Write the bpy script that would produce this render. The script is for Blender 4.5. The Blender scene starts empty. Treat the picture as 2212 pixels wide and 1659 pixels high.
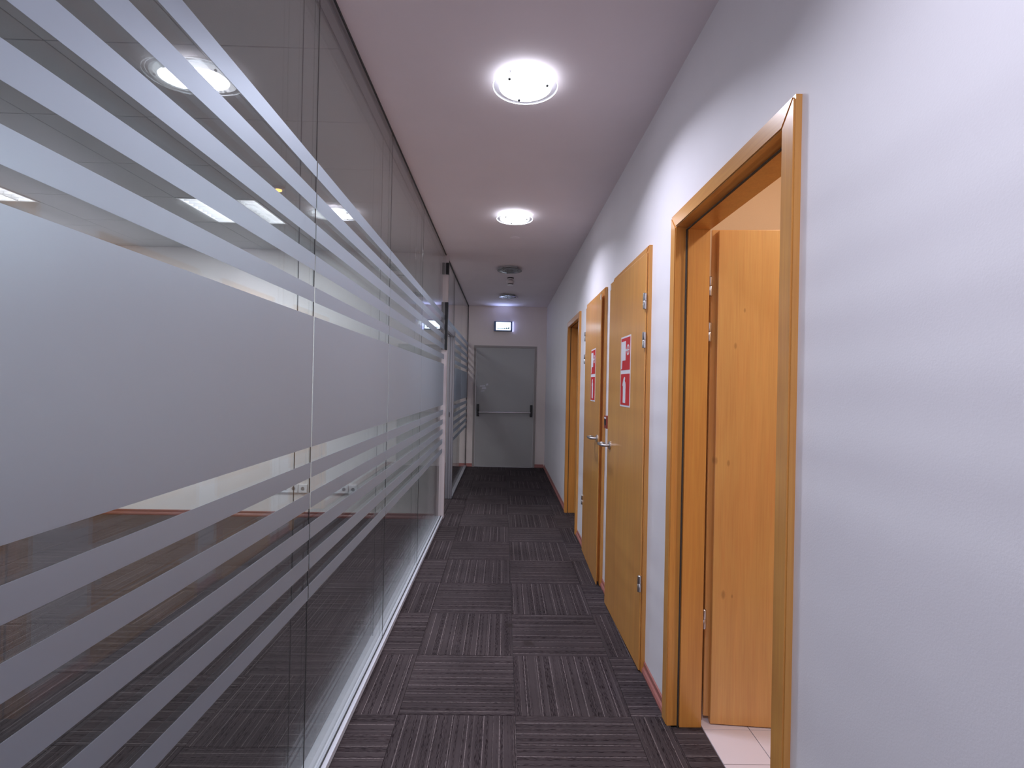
import bpy, bmesh, math, random
from mathutils import Vector, Matrix
random.seed(7)
SC = bpy.context.scene
COL = SC.collection
PI = math.pi

# ------------------------------------------------------------------ measured layout (metres)
XL, XR, H, D = -0.6332, 0.7292, 2.7834, 9.084      # glass plane, right wall, ceiling, end wall
XG2 = -0.692                                        # rear glass plane
RAIL = -0.6127                                      # corridor edge of the floor rail
WT = 0.125                                          # thickness of the right wall
RY = 5.50                                           # end wall of the office
RX = -4.96                                          # far left wall of the offices
YB = -2.2                                           # wall behind the camera
G = 0.61                                            # office ceiling module

# ------------------------------------------------------------------ camera
cam = bpy.data.cameras.new('camera'); camo = bpy.data.objects.new('camera', cam); COL.objects.link(camo)
yaw, pitch, roll = 0.01593, 0.00315, 0.02022
fw = Vector((math.sin(yaw)*math.cos(pitch), math.cos(yaw)*math.cos(pitch), math.sin(pitch)))
r0 = Vector((math.cos(yaw), -math.sin(yaw), 0)); u0 = r0.cross(fw)
r = r0*math.cos(roll)+u0*math.sin(roll); u = u0*math.cos(roll)-r0*math.sin(roll)
M = Matrix(((r.x, u.x, -fw.x, 0), (r.y, u.y, -fw.y, 0), (r.z, u.z, -fw.z, 1.41393), (0, 0, 0, 1)))
camo.matrix_world = M
cam.sensor_fit = 'HORIZONTAL'; cam.sensor_width = 36; cam.lens = 1132.68/2212*36
cam.clip_start = 0.02; cam.clip_end = 60
SC.camera = camo

# ------------------------------------------------------------------ world, view, light levels
w = bpy.data.worlds.new('world'); SC.world = w; w.use_nodes = True
w.node_tree.nodes['Background'].inputs[0].default_value = (1.4, 1.36, 1.62, 1)
w.node_tree.nodes['Background'].inputs[1].default_value = 1.0
SC.view_settings.view_transform = 'Standard'; SC.view_settings.look = 'None'
SC.view_settings.gamma = 1; SC.view_settings.use_curve_mapping = False
SC.view_settings.exposure = 0.0
SC.cycles.transparent_max_bounces = 24
SC.cycles.max_bounces = 10; SC.cycles.diffuse_bounces = 5; SC.cycles.glossy_bounces = 5
SC.cycles.sample_clamp_indirect = 6
LAMP_W = 16.5           # each lit round corridor lamp
LAMP_COL = (0.82, 0.845, 1.0)
DISC_E = 5.0            # glow of the lit glass disc
TROF_E = 9.0            # glow of the office fluorescent tubes
TROF_W = 35.0           # light each office panel throws down
EXIT_E = 3.5
WASH_W = 13.5

# ------------------------------------------------------------------ materials
MATS = {}
def nodes(name):
    m = bpy.data.materials.new(name); m.use_nodes = True
    nt = m.node_tree; MATS[name] = m
    return m, nt, nt.nodes['Principled BSDF']
def plain(name, col, rough=0.5, metal=0.0, bump=0.0, bscale=200, coat=0.0, spec=0.5):
    m, nt, b = nodes(name)
    b.inputs['Base Color'].default_value = (*col, 1); b.inputs['Roughness'].default_value = rough
    b.inputs['Metallic'].default_value = metal; b.inputs['Coat Weight'].default_value = coat
    b.inputs['Specular IOR Level'].default_value = spec
    tc = nt.nodes.new('ShaderNodeTexCoord'); n = nt.nodes.new('ShaderNodeTexNoise')
    n.inputs['Scale'].default_value = 3.0; n.inputs['Detail'].default_value = 4
    nt.links.new(tc.outputs['Object'], n.inputs['Vector'])
    mx = nt.nodes.new('ShaderNodeMixRGB'); mx.blend_type = 'MIX'
    mx.inputs[1].default_value = (*[c*0.95 for c in col], 1); mx.inputs[2].default_value = (*[min(1, c*1.04) for c in col], 1)
    nt.links.new(n.outputs['Fac'], mx.inputs[0]); nt.links.new(mx.outputs[0], b.inputs['Base Color'])
    if bump:
        n2 = nt.nodes.new('ShaderNodeTexNoise'); n2.inputs['Scale'].default_value = bscale; n2.inputs['Detail'].default_value = 3
        nt.links.new(tc.outputs['Object'], n2.inputs['Vector'])
        bp = nt.nodes.new('ShaderNodeBump'); bp.inputs['Strength'].default_value = bump; bp.inputs['Distance'].default_value = 0.002
        nt.links.new(n2.outputs['Fac'], bp.inputs['Height']); nt.links.new(bp.outputs[0], b.inputs['Normal'])
    return m
def wood(name, col, rough=0.30, axis=2, knots=()):
    m, nt, b = nodes(name); L = nt.links
    tc = nt.nodes.new('ShaderNodeTexCoord')
    def noise(sc, detail, dist=0.0):
        mp = nt.nodes.new('ShaderNodeMapping'); mp.inputs['Scale'].default_value = sc
        L.new(tc.outputs['Object'], mp.inputs['Vector'])
        n = nt.nodes.new('ShaderNodeTexNoise'); n.inputs['Scale'].default_value = 1.0; n.inputs['Detail'].default_value = detail
        n.inputs['Distortion'].default_value = dist; L.new(mp.outputs[0], n.inputs['Vector']); return n
    s1 = [26, 26, 26]; s1[axis] = 1.3
    s2 = [160, 160, 160]; s2[axis] = 5
    s3 = [5, 5, 5]; s3[axis] = 1.2
    a = noise(s1, 4, 0.6); c = noise(s2, 3); d = noise(s3, 3, 1.0)
    m1 = nt.nodes.new('ShaderNodeMixRGB'); m1.inputs[1].default_value = (*[x*0.86 for x in col], 1)
    m1.inputs[2].default_value = (*[x*1.12 for x in col], 1)
    L.new(a.outputs['Fac'], m1.inputs[0])
    m2 = nt.nodes.new('ShaderNodeMixRGB'); m2.blend_type = 'OVERLAY'; m2.inputs[0].default_value = 0.22
    L.new(m1.outputs[0], m2.inputs[1]); L.new(c.outputs['Fac'], m2.inputs[2])
    m3 = nt.nodes.new('ShaderNodeMixRGB'); m3.blend_type = 'OVERLAY'; m3.inputs[0].default_value = 0.25
    L.new(m2.outputs[0], m3.inputs[1]); L.new(d.outputs['Fac'], m3.inputs[2])
    last = m3.outputs[0]
    for (kx, kz, kr) in knots:
        mp = nt.nodes.new('ShaderNodeMapping'); mp.inputs['Location'].default_value = (-kx, 0, -kz*0.45); mp.inputs['Scale'].default_value = (1, 0, 0.45)
        L.new(tc.outputs['Object'], mp.inputs['Vector'])
        ln = nt.nodes.new('ShaderNodeVectorMath'); ln.operation = 'LENGTH'; L.new(mp.outputs[0], ln.inputs[0])
        rg = nt.nodes.new('ShaderNodeMapRange'); rg.inputs[1].default_value = kr*0.3; rg.inputs[2].default_value = kr*0.75; rg.inputs[3].default_value = 0.38; rg.inputs[4].default_value = 0
        L.new(ln.outputs['Value'], rg.inputs[0])
        mk = nt.nodes.new('ShaderNodeMixRGB'); mk.inputs[2].default_value = (0.17, 0.055, 0.015, 1); L.new(rg.outputs[0], mk.inputs[0]); L.new(last, mk.inputs[1]); last = mk.outputs[0]
    L.new(last, b.inputs['Base Color'])
    b.inputs['Roughness'].default_value = rough; b.inputs['Coat Weight'].default_value = 0.25; b.inputs['Coat Roughness'].default_value = 0.13
    bp = nt.nodes.new('ShaderNodeBump'); bp.inputs['Strength'].default_value = 0.05; bp.inputs['Distance'].default_value = 0.001
    L.new(c.outputs['Fac'], bp.inputs['Height']); L.new(bp.outputs[0], b.inputs['Normal'])
    return m
def emit(name, col, e):
    m, nt, b = nodes(name)
    b.inputs['Base Color'].default_value = (*[min(.9, c) for c in col], 1)
    b.inputs['Emission Color'].default_value = (*col, 1); b.inputs['Emission Strength'].default_value = e
    b.inputs['Roughness'].default_value = 0.4
    return m
def glass(name, tint, f0=0.04, f1=0.86, power=5.3, rough=0.0):
    """thin architectural glass: straight-through light plus Fresnel mirror reflection"""
    m = bpy.data.materials.new(name); m.use_nodes = True; MATS[name] = m
    nt = m.node_tree; L = nt.links; nt.nodes.clear()
    g = nt.nodes.new('ShaderNodeNewGeometry'); dt = nt.nodes.new('ShaderNodeVectorMath'); dt.operation = 'DOT_PRODUCT'
    L.new(g.outputs['Incoming'], dt.inputs[0]); L.new(g.outputs['Normal'], dt.inputs[1])
    ab = nt.nodes.new('ShaderNodeMath'); ab.operation = 'ABSOLUTE'; L.new(dt.outputs['Value'], ab.inputs[0])
    om = nt.nodes.new('ShaderNodeMath'); om.operation = 'SUBTRACT'; om.inputs[0].default_value = 1; L.new(ab.outputs[0], om.inputs[1])
    pw = nt.nodes.new('ShaderNodeMath'); pw.operation = 'POWER'; pw.inputs[1].default_value = power; L.new(om.outputs[0], pw.inputs[0])
    ma = nt.nodes.new('ShaderNodeMath'); ma.operation = 'MULTIPLY_ADD'; ma.inputs[1].default_value = f1; ma.inputs[2].default_value = f0
    L.new(pw.outputs[0], ma.inputs[0])
    t = nt.nodes.new('ShaderNodeBsdfTransparent'); t.inputs[0].default_value = (*tint, 1)
    gl = nt.nodes.new('ShaderNodeBsdfGlossy'); gl.inputs['Roughness'].default_value = rough; gl.inputs[0].default_value = (1, 1, 1, 1)
    mx = nt.nodes.new('ShaderNodeMixShader'); L.new(ma.outputs[0], mx.inputs[0]); L.new(t.outputs[0], mx.inputs[1]); L.new(gl.outputs[0], mx.inputs[2])
    o = nt.nodes.new('ShaderNodeOutputMaterial'); L.new(mx.outputs[0], o.inputs[0])
    return m
def film(name):
    """frosted film: a thin sheet whose two rough faces scatter the view straight on, with a little milky haze"""
    m = bpy.data.materials.new(name); m.use_nodes = True; MATS[name] = m
    nt = m.node_tree; L = nt.links; nt.nodes.clear()
    d = nt.nodes.new('ShaderNodeBsdfDiffuse'); d.inputs[0].default_value = (0.34, 0.36, 0.42, 1)
    t = nt.nodes.new('ShaderNodeBsdfTranslucent'); t.inputs[0].default_value = (0.55, 0.58, 0.62, 1)
    a = nt.nodes.new('ShaderNodeMixShader'); a.inputs[0].default_value = 0.5; L.new(d.outputs[0], a.inputs[1]); L.new(t.outputs[0], a.inputs[2])
    rf = nt.nodes.new('ShaderNodeBsdfRefraction'); rf.inputs['IOR'].default_value = 1.25; rf.inputs['Roughness'].default_value = 0.55; rf.inputs[0].default_value = (0.86, 0.92, 0.97, 1)
    g = nt.nodes.new('ShaderNodeBsdfGlossy'); g.inputs[0].default_value = (0.84, 0.90, 0.98, 1); g.inputs['Roughness'].default_value = 0.5
    m1 = nt.nodes.new('ShaderNodeMixShader'); m1.inputs[0].default_value = 0.60; L.new(a.outputs[0], m1.inputs[1]); L.new(rf.outputs[0], m1.inputs[2])
    lw = nt.nodes.new('ShaderNodeLayerWeight'); lw.inputs[0].default_value = 0.5
    mr = nt.nodes.new('ShaderNodeMapRange'); mr.inputs[3].default_value = 0.05; mr.inputs[4].default_value = 0.50; L.new(lw.outputs['Facing'], mr.inputs[0])
    b = nt.nodes.new('ShaderNodeMixShader'); L.new(mr.outputs[0], b.inputs[0]); L.new(m1.outputs[0], b.inputs[1]); L.new(g.outputs[0], b.inputs[2])
    o = nt.nodes.new('ShaderNodeOutputMaterial'); L.new(b.outputs[0], o.inputs[0])
    return m
def carpet(name):
    m, nt, b = nodes(name); L = nt.links
    N = nt.nodes.new
    tc = N('ShaderNodeTexCoord'); oi = N('ShaderNodeObjectInfo')
    sep = N('ShaderNodeSeparateXYZ'); L.new(tc.outputs['Object'], sep.inputs[0])
    rx = N('ShaderNodeMath'); rx.operation = 'MULTIPLY_ADD'; rx.inputs[1].default_value = 3.7
    L.new(oi.outputs['Random'], rx.inputs[0]); L.new(sep.outputs['X'], rx.inputs[2])
    ry = N('ShaderNodeMath'); ry.operation = 'MULTIPLY_ADD'; ry.inputs[1].default_value = 11.3
    L.new(oi.outputs['Random'], ry.inputs[0]); L.new(sep.outputs['Y'], ry.inputs[2])
    def nz(sx, sy, detail):
        c = N('ShaderNodeCombineXYZ')
        a1 = N('ShaderNodeMath'); a1.operation = 'MULTIPLY'; a1.inputs[1].default_value = sx; L.new(rx.outputs[0], a1.inputs[0])
        a2 = N('ShaderNodeMath'); a2.operation = 'MULTIPLY'; a2.inputs[1].default_value = sy; L.new(ry.outputs[0], a2.inputs[0])
        L.new(a1.outputs[0], c.inputs[0]); L.new(a2.outputs[0], c.inputs[1])
        n = N('ShaderNodeTexNoise'); n.noise_dimensions = '2D'; n.inputs['Scale'].default_value = 1; n.inputs['Detail'].default_value = detail
        L.new(c.outputs[0], n.inputs['Vector']); return n
    def line(period, width, off):
        a = N('ShaderNodeMath'); a.operation = 'ADD'; a.inputs[1].default_value = off; L.new(rx.outputs[0], a.inputs[0])
        j = N('ShaderNodeMath'); j.operation = 'PINGPONG'; j.inputs[1].default_value = period/2; L.new(a.outputs[0], j.inputs[0])
        s = N('ShaderNodeMapRange'); s.inputs[1].default_value = width*1.6; s.inputs[2].default_value = width*0.6; s.inputs[3].default_value = 0; s.inputs[4].default_value = 1
        L.new(j.outputs[0], s.inputs[0]); return s
    streak = nz(430, 34, 2); broad = nz(60, 0.5, 1); blot = nz(3.0, 3.0, 2); dash = nz(190, 75, 2)
    # dark dashes between tufts
    r1 = N('ShaderNodeMapRange'); r1.inputs[1].default_value = 0.44; r1.inputs[2].default_value = 0.60; r1.inputs[3].default_value = 0.0; r1.inputs[4].default_value = 1.0
    L.new(streak.outputs['Fac'], r1.inputs[0])
    r2 = N('ShaderNodeMapRange'); r2.inputs[1].default_value = 0.42; r2.inputs[2].default_value = 0.60
    L.new(broad.outputs['Fac'], r2.inputs[0])
    mm = N('ShaderNodeMath'); mm.operation = 'MULTIPLY'; L.new(r1.outputs[0], mm.inputs[0]); L.new(r2.outputs[0], mm.inputs[1])
    c1 = N('ShaderNodeMixRGB'); c1.inputs[1].default_value = (0.058, 0.0455, 0.048, 1); c1.inputs[2].default_value = (0.016, 0.010, 0.012, 1)
    L.new(mm.outputs[0], c1.inputs[0])
    lt = N('ShaderNodeMixRGB'); lt.inputs[2].default_value = (0.24, 0.20, 0.20, 1); L.new(c1.outputs[0], lt.inputs[1])
    l1 = line(0.066, 0.0011, 0.0); l2 = line(0.041, 0.0006, 0.013)
    h2 = N('ShaderNodeMath'); h2.operation = 'MULTIPLY'; h2.inputs[1].default_value = 0.45; L.new(l2.outputs[0], h2.inputs[0])
    mxl = N('ShaderNodeMath'); mxl.operation = 'MAXIMUM'; L.new(l1.outputs[0], mxl.inputs[0]); L.new(h2.outputs[0], mxl.inputs[1])
    br = N('ShaderNodeMapRange'); br.inputs[1].default_value = 0.30; br.inputs[2].default_value = 0.55; br.inputs[3].default_value = 0.25; br.inputs[4].default_value = 0.85; L.new(dash.outputs['Fac'], br.inputs[0])
    lm = N('ShaderNodeMath'); lm.operation = 'MULTIPLY'; L.new(mxl.outputs[0], lm.inputs[0]); L.new(br.outputs[0], lm.inputs[1])
    L.new(lm.outputs[0], lt.inputs[0])
    ov = N('ShaderNodeMixRGB'); ov.blend_type = 'OVERLAY'; ov.inputs[0].default_value = 0.35; L.new(lt.outputs[0], ov.inputs[1]); L.new(blot.outputs['Fac'], ov.inputs[2])
    # a spilled stain, a dark spot of its own in the pile
    geo = N('ShaderNodeNewGeometry'); last = ov.outputs[0]
    for (sx, sy, rad) in ((0.165, 2.885, 0.030), (0.062, 3.10, 0.022)):
        ds = N('ShaderNodeVectorMath'); ds.operation = 'DISTANCE'; ds.inputs[1].default_value = (sx, sy, 0.0); L.new(geo.outputs['Position'], ds.inputs[0])
        nn = N('ShaderNodeTexNoise'); nn.inputs['Scale'].default_value = 30; L.new(geo.outputs['Position'], nn.inputs['Vector'])
        ad = N('ShaderNodeMath'); ad.operation = 'MULTIPLY_ADD'; ad.inputs[1].default_value = 0.06; L.new(nn.outputs['Fac'], ad.inputs[0]); L.new(ds.outputs['Value'], ad.inputs[2])
        rg = N('ShaderNodeMapRange'); rg.inputs[1].default_value = rad+0.02; rg.inputs[2].default_value = rad+0.045; rg.inputs[3].default_value = 0.65; rg.inputs[4].default_value = 0; L.new(ad.outputs[0], rg.inputs[0])
        st = N('ShaderNodeMixRGB'); st.inputs[2].default_value = (0.03, 0.022, 0.020, 1); L.new(last, st.inputs[1]); L.new(rg.outputs[0], st.inputs[0]); last = st.outputs[0]
    L.new(last, b.inputs['Base Color'])
    b.inputs['Roughness'].default_value = 0.95; b.inputs['Specular IOR Level'].default_value = 0.15
    bp = N('ShaderNodeBump'); bp.inputs['Strength'].default_value = 0.35; bp.inputs['Distance'].default_value = 0.003
    L.new(streak.outputs['Fac'], bp.inputs['Height']); L.new(bp.outputs[0], b.inputs['Normal'])
    return m

m_wall = plain('wall_paint', (0.82, 0.78, 0.81), 0.55, bump=0.10, bscale=260)
m_wall_end = plain('end_wall_paint', (0.84, 0.74, 0.70), 0.6, bump=0.08)
m_wall2 = plain('office_wall_paint', (0.86, 0.815, 0.80), 0.6, bump=0.2)
m_cream = plain('cream_wall_paint', (0.80, 0.58, 0.36), 0.6, bump=0.2)
m_ceil = plain('ceiling_plaster', (0.84, 0.76, 0.79), 0.8, bump=0.1)
m_panel = plain('ceiling_panel_board', (0.56, 0.56, 0.56), 0.8, bump=0.3, bscale=120)
m_dark = plain('dark_void', (0.06, 0.06, 0.06), 0.8)
m_slab = plain('screed', (0.05, 0.045, 0.047), 0.9)
m_wood = wood('beech_vertical', (0.68, 0.315, 0.075))
m_woodh = wood('beech_horizontal', (0.68, 0.315, 0.075), axis=1)
m_wood_leaf = wood('beech_open_leaf', (0.75, 0.40, 0.13), knots=((0.024, 1.115, 0.012), (0.075, 1.106, 0.010), (0.100, 0.548, 0.006), (0.064, 0.553, 0.014), (0.13, 1.75, 0.007), (0.095, 1.60, 0.010)))
m_base_office = plain('dark_red_baseboard', (0.24, 0.075, 0.06), 0.4)
m_head = plain('grey_head_rail', (0.16, 0.155, 0.17), 0.5)
m_base = plain('rose_baseboard', (0.40, 0.15, 0.13), 0.35, spec=0.5)
m_alu = plain('brushed_aluminium', (0.42, 0.43, 0.47), 0.38, metal=0.55)
m_rail = plain('pale_anodised_rail', (0.60, 0.62, 0.68), 0.45)
m_white_alu = plain('pale_powder_coat', (0.56, 0.49, 0.50), 0.35)
m_steel = plain('satin_steel', (0.62, 0.60, 0.60), 0.28, metal=1.0)
m_black = plain('black_plastic', (0.012, 0.012, 0.013), 0.35)
m_seal = plain('dark_seal', (0.03, 0.03, 0.03), 0.6)
m_grey_door = plain('grey_door_paint', (0.46, 0.45, 0.44), 0.42, bump=0.08, bscale=90)
m_grey_frame = plain('taupe_frame_paint', (0.36, 0.32, 0.30), 0.45)
m_tile = plain('ceramic_glaze', (0.70, 0.63, 0.67), 0.25)
m_grout = plain('dark_grout', (0.10, 0.06, 0.05), 0.9)
m_red = plain('sign_red', (0.62, 0.018, 0.022), 0.35)
m_white = plain('sign_white', (0.80, 0.78, 0.82), 0.35)
m_redbox = plain('call_point_red', (0.26, 0.03, 0.022), 0.35)
m_socket = plain('socket_white', (0.92, 0.92, 0.95), 0.3)
m_hole = plain('socket_hole', (0.22, 0.22, 0.24), 0.5)
m_paper = plain('tape_remnant', (0.68, 0.66, 0.70), 0.5)
m_lampdim = plain('unlit_lamp_glass', (0.26, 0.28, 0.30), 0.18)
m_rimdim = plain('unlit_lamp_rim', (0.15, 0.16, 0.17), 0.12)
m_lampring = plain('unlit_lamp_ring', (0.20, 0.21, 0.22), 0.2)
m_can = plain('lamp_reflector', (0.80, 0.80, 0.80), 0.2, metal=0.6)
m_exitbody = plain('exit_sign_housing', (0.10, 0.13, 0.22), 0.3)
m_exitgreen = plain('exit_sign_marks', (0.02, 0.30, 0.33), 0.4)
m_disc = emit('lit_frosted_glass', (0.87, 0.90, 1.0), DISC_E)
m_trof = emit('fluorescent_glow', (0.95, 0.96, 1.0), TROF_E)
m_louvre = plain('louvre_white', (0.75, 0.75, 0.77), 0.3, metal=0.2)
m_exit = emit('exit_sign_glow', (0.72, 0.84, 1.0), EXIT_E)
m_exitside = emit('exit_sign_edge_glow', (0.45, 0.5, 1.0), 2.0)
m_amber = emit('amber_indicator_glow', (1.0, 0.55, 0.15), 3.0)
m_glass = glass('pane_glass', (0.948, 0.962, 0.960))
m_rim = glass('clear_lamp_glass', (0.93, 0.95, 0.97), 0.06, 0.5, 4)
m_film = film('frosted_film')
m_carpet = carpet('striped_carpet')

# ------------------------------------------------------------------ mesh helpers
def bm_new(): return bmesh.new()
def box(bm, x0, x1, y0, y1, z0, z1):
    vs = [bm.verts.new(p) for p in ((x0, y0, z0), (x1, y0, z0), (x1, y1, z0), (x0, y1, z0), (x0, y0, z1), (x1, y0, z1), (x1, y1, z1), (x0, y1, z1))]
    for f in ((0, 3, 2, 1), (4, 5, 6, 7), (0, 1, 5, 4), (1, 2, 6, 5), (2, 3, 7, 6), (3, 0, 4, 7)): bm.faces.new([vs[i] for i in f])
    return vs
def B(*a, bev=0.0, seg=2):
    bm = bm_new(); box(bm, *a)
    if bev: bmesh.ops.bevel(bm, geom=list(bm.edges), offset=bev, segments=seg, affect='EDGES', profile=0.6)
    return bm
def lathe(prof, n=40, axis='z', center=(0, 0, 0), cap=True):
    """prof: list of (radius, height)"""
    bm = bm_new(); rings = []
    for (rad, h) in prof:
        ring = []
        for i in range(n):
            a = 2*PI*i/n; p = (rad*math.cos(a), rad*math.sin(a), h)
            if axis == 'x': p = (p[2], p[0], p[1])
            if axis == 'y': p = (p[0], p[2], p[1])
            ring.append(bm.verts.new((p[0]+center[0], p[1]+center[1], p[2]+center[2])))
        rings.append(ring)
    for a, b in zip(rings, rings[1:]):
        for i in range(n): bm.faces.new((a[i], a[(i+1) % n], b[(i+1) % n], b[i]))
    if cap:
        bm.faces.new(list(reversed(rings[0]))); bm.faces.new(rings[-1])
    bmesh.ops.recalc_face_normals(bm, faces=list(bm.faces))
    return bm
def tube(pts, rad, n=12):
    bm = bm_new(); pts = [Vector(p) for p in pts]; rings = []
    up = Vector((0, 0, 1))
    for i, p in enumerate(pts):
        t = (pts[min(i+1, len(pts)-1)]-pts[max(i-1, 0)]).normalized()
        s = t.cross(up)
        if s.length < 1e-3: s = t.cross(Vector((1, 0, 0)))
        s.normalize(); q = s.cross(t)
        rings.append([bm.verts.new(p+(s*math.cos(2*PI*k/n)+q*math.sin(2*PI*k/n))*rad) for k in range(n)])
    for a, b in zip(rings, rings[1:]):
        for i in range(n): bm.faces.new((a[i], a[(i+1) % n], b[(i+1) % n], b[i]))
    bm.faces.new(list(reversed(rings[0]))); bm.faces.new(rings[-1])
    bmesh.ops.recalc_face_normals(bm, faces=list(bm.faces))
    return bm
def prism(poly, t0, t1, axis='x'):
    """extrude a 2-D polygon; axis x: poly=(y,z); axis y: poly=(x,z); axis z: poly=(x,y)"""
    bm = bm_new()
    def P(a, b, t): return {'x': (t, a, b), 'y': (a, t, b), 'z': (a, b, t)}[axis]
    lo = [bm.verts.new(P(a, b, t0)) for a, b in poly]; hi = [bm.verts.new(P(a, b, t1)) for a, b in poly]
    n = len(poly)
    for i in range(n): bm.faces.new((lo[i], lo[(i+1) % n], hi[(i+1) % n], hi[i]))
    bm.faces.new(list(reversed(lo))); bm.faces.new(hi)
    bmesh.ops.recalc_face_normals(bm, faces=list(bm.faces))
    return bm
def join(*bms):
    out = bm_new()
    for b in bms:
        me = bpy.data.meshes.new('tmp'); b.to_mesh(me); b.free(); out.from_mesh(me); bpy.data.meshes.remove(me)
    return out
def obj(name, bm, mat, parent=None, smooth=False, loc=(0, 0, 0), world=False):
    """link ONE mesh object. world=True: vertices are world coordinates, shifted to the parent's origin"""
    if world and parent is not None:
        o = Vector(parent.location)
        if parent.parent: o = o+Vector(parent.parent.location)
        bmesh.ops.translate(bm, verts=list(bm.verts), vec=-o)
    me = bpy.data.meshes.new(name); bm.to_mesh(me); bm.free()
    if mat is not None: me.materials.append(mat)
    if smooth:
        for p in me.polygons: p.use_smooth = True
        try: me.set_sharp_from_angle(angle=math.radians(40))
        except Exception: pass
    o = bpy.data.objects.new(name, me); COL.objects.link(o); o.parent = parent; o.location = loc
    return o
def tag(o, label, cat=None, group=None, kind=None):
    o['label'] = label
    if cat: o['category'] = cat
    if group: o['group'] = group
    if kind: o['kind'] = kind
    return o
def thing(name, label, cat, loc=(0, 0, 0), rz=0.0, group=None, kind=None):
    o = bpy.data.objects.new(name, None); COL.objects.link(o); o.location = loc; o.rotation_euler = (0, 0, rz)
    o.empty_display_size = 0.05
    return tag(o, label, cat, group, kind)
def struct(name, bm, mat, label, cat=None): return tag(obj(name, bm, mat), label, cat, kind='structure')
def copy_tree(o, loc=None, label=None, parent=None):
    c = o.copy(); COL.objects.link(c); c.parent = parent
    if loc is not None: c.location = loc
    if label: c['label'] = label
    for ch in list(o.children): copy_tree(ch, parent=c)
    return c

# ------------------------------------------------------------------ floors
floor = struct('floor', B(RX-0.1, XR+WT, YB-0.1, D+0.1, -0.12, -0.008), m_slab, 'grey brown striped carpet floor of the corridor and offices', 'floor')
X0, Y0 = 0.0782, 2.2511
shared = {}
def carpet_tile(xa, xb, ya, yb, rot):
    """one carpet tile; full tiles share a mesh"""
    w_, d_ = xb-xa, yb-ya; cx, cy = (xa+xb)/2, (ya+yb)/2
    key = (round(w_, 3), round(d_, 3), rot)
    if key not in shared:
        a, b = (w_, d_) if not rot else (d_, w_)
        bm = B(-a/2+0.0006, a/2-0.0006, -b/2+0.0006, b/2-0.0006, -0.008, 0.0, bev=0.0012, seg=1)
        me = bpy.data.meshes.new('carpet_tile'); bm.to_mesh(me); bm.free(); me.materials.append(m_carpet); shared[key] = me
    o = bpy.data.objects.new('carpet_tile', shared[key]); COL.objects.link(o); o.parent = floor
    o.location = (cx, cy, 0.0); o.rotation_euler = (0, 0, PI/2 if rot else 0)
for j in range(-9, 14):                     # corridor
    ya, yb = max(Y0+0.5*j, YB), min(Y0+0.5*(j+1), D)
    if yb <= ya: continue
    if ya < 0.2: continue
    for i in range(-2, 2):
        xa, xb = max(X0+0.5*i, -0.6127), min(X0+0.5*(i+1), XR)
        carpet_tile(xa, xb, ya, yb, (i+j) % 2 == 1)
obj('carpet', B(-0.6127, XR, YB, Y0-2.0, -0.008, 0.0), m_carpet, floor)
# thresholds inside the open doorways
carpet_tile(XR, 0.855, 1.375, 1.7511, False); carpet_tile(XR, 0.855, 1.7511, 2.185, True)
carpet_tile(XR, 0.855, 5.05, 5.2511, False); carpet_tile(XR, 0.855, 5.2511, 5.7511, True); carpet_tile(XR, 0.855, 5.7511, 5.88, False)
carpet_tile(-0.70, -0.6127, 5.585, 5.7511, True); carpet_tile(-0.70, -0.6127, 5.7511, 6.2511, False); carpet_tile(-0.70, -0.6127, 6.2511, 6.49, True)
# offices
def office_tiles(ya0, yb0, ymin):
    j = -9
    while True:
        ya, yb = max(Y0+0.5*j-0.21, ya0), min(Y0+0.5*(j+1)-0.21, yb0)
        if Y0+0.5*j-0.21 >= yb0: break
        if yb > ya+0.02 and ya >= ymin:
            for i in range(-9, 0):
                xa, xb = max(-0.70+0.5*i, RX), min(-0.70+0.5*(i+1), -0.70)
                if xb > xa+0.02: carpet_tile(xa, xb, ya, yb, (i+j) % 2 == 0)
        j += 1
office_tiles(YB, RY, 0.5)
office_tiles(RY+0.1, D, RY)
obj('carpet', B(RX, -0.70, YB, Y0+0.5*(-3)-0.21, -0.008, 0.0), m_carpet, floor)
wf = struct('floor', B(0.856, 2.6, 0.6, 2.46, -0.12, -0.003), m_grout, 'pale ceramic tiled floor of the washroom behind the open door', 'floor')
ti = None
for i in range(-1, 8):
    for j in range(-7, 2):
        xa, xb = 1.052+0.2*i, 1.052+0.2*(i+1); ya, yb = 2.167+0.2*j, 2.167+0.2*(j+1)
        xa, xb, ya, yb = max(xa, 0.857), min(xb, 2.6), max(ya, 0.6), min(yb, 2.46)
        if xb-xa < 0.03 or yb-ya < 0.03: continue
        key = ('t', round(xb-xa, 3), round(yb-ya, 3))
        if key not in shared:
            a, b = xb-xa, yb-ya
            bm = B(-a/2+0.0014, a/2-0.0014, -b/2+0.0014, b/2-0.0014, -0.003, 0.004, bev=0.001, seg=1)
            me = bpy.data.meshes.new('floor_tile'); bm.to_mesh(me); bm.free(); me.materials.append(m_tile); shared[key] = me
        o = bpy.data.objects.new('floor_tile', shared[key]); COL.objects.link(o); o.parent = wf
        o.location = ((xa+xb)/2, (ya+yb)/2, 0)

# ------------------------------------------------------------------ walls
doors_right = [(1.352, 2.195, 2.10), (2.66, 3.37, 2.07), (3.78, 4.48, 2.07), (5.05, 5.88, 2.08)]   # clear openings in the right wall
bm = bm_new(); y = YB
for (a, b, z) in doors_right:
    box(bm, XR, XR+WT, y, a-0.02, -0.01, H); box(bm, XR, XR+WT, a-0.02, b+0.02, z+0.02, H); y = b+0.02
box(bm, XR, XR+WT, y, D, -0.01, H)
wall_right = struct('wall_right', bm, m_wall, 'long white painted corridor wall with the wooden doors', 'wall')
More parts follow.
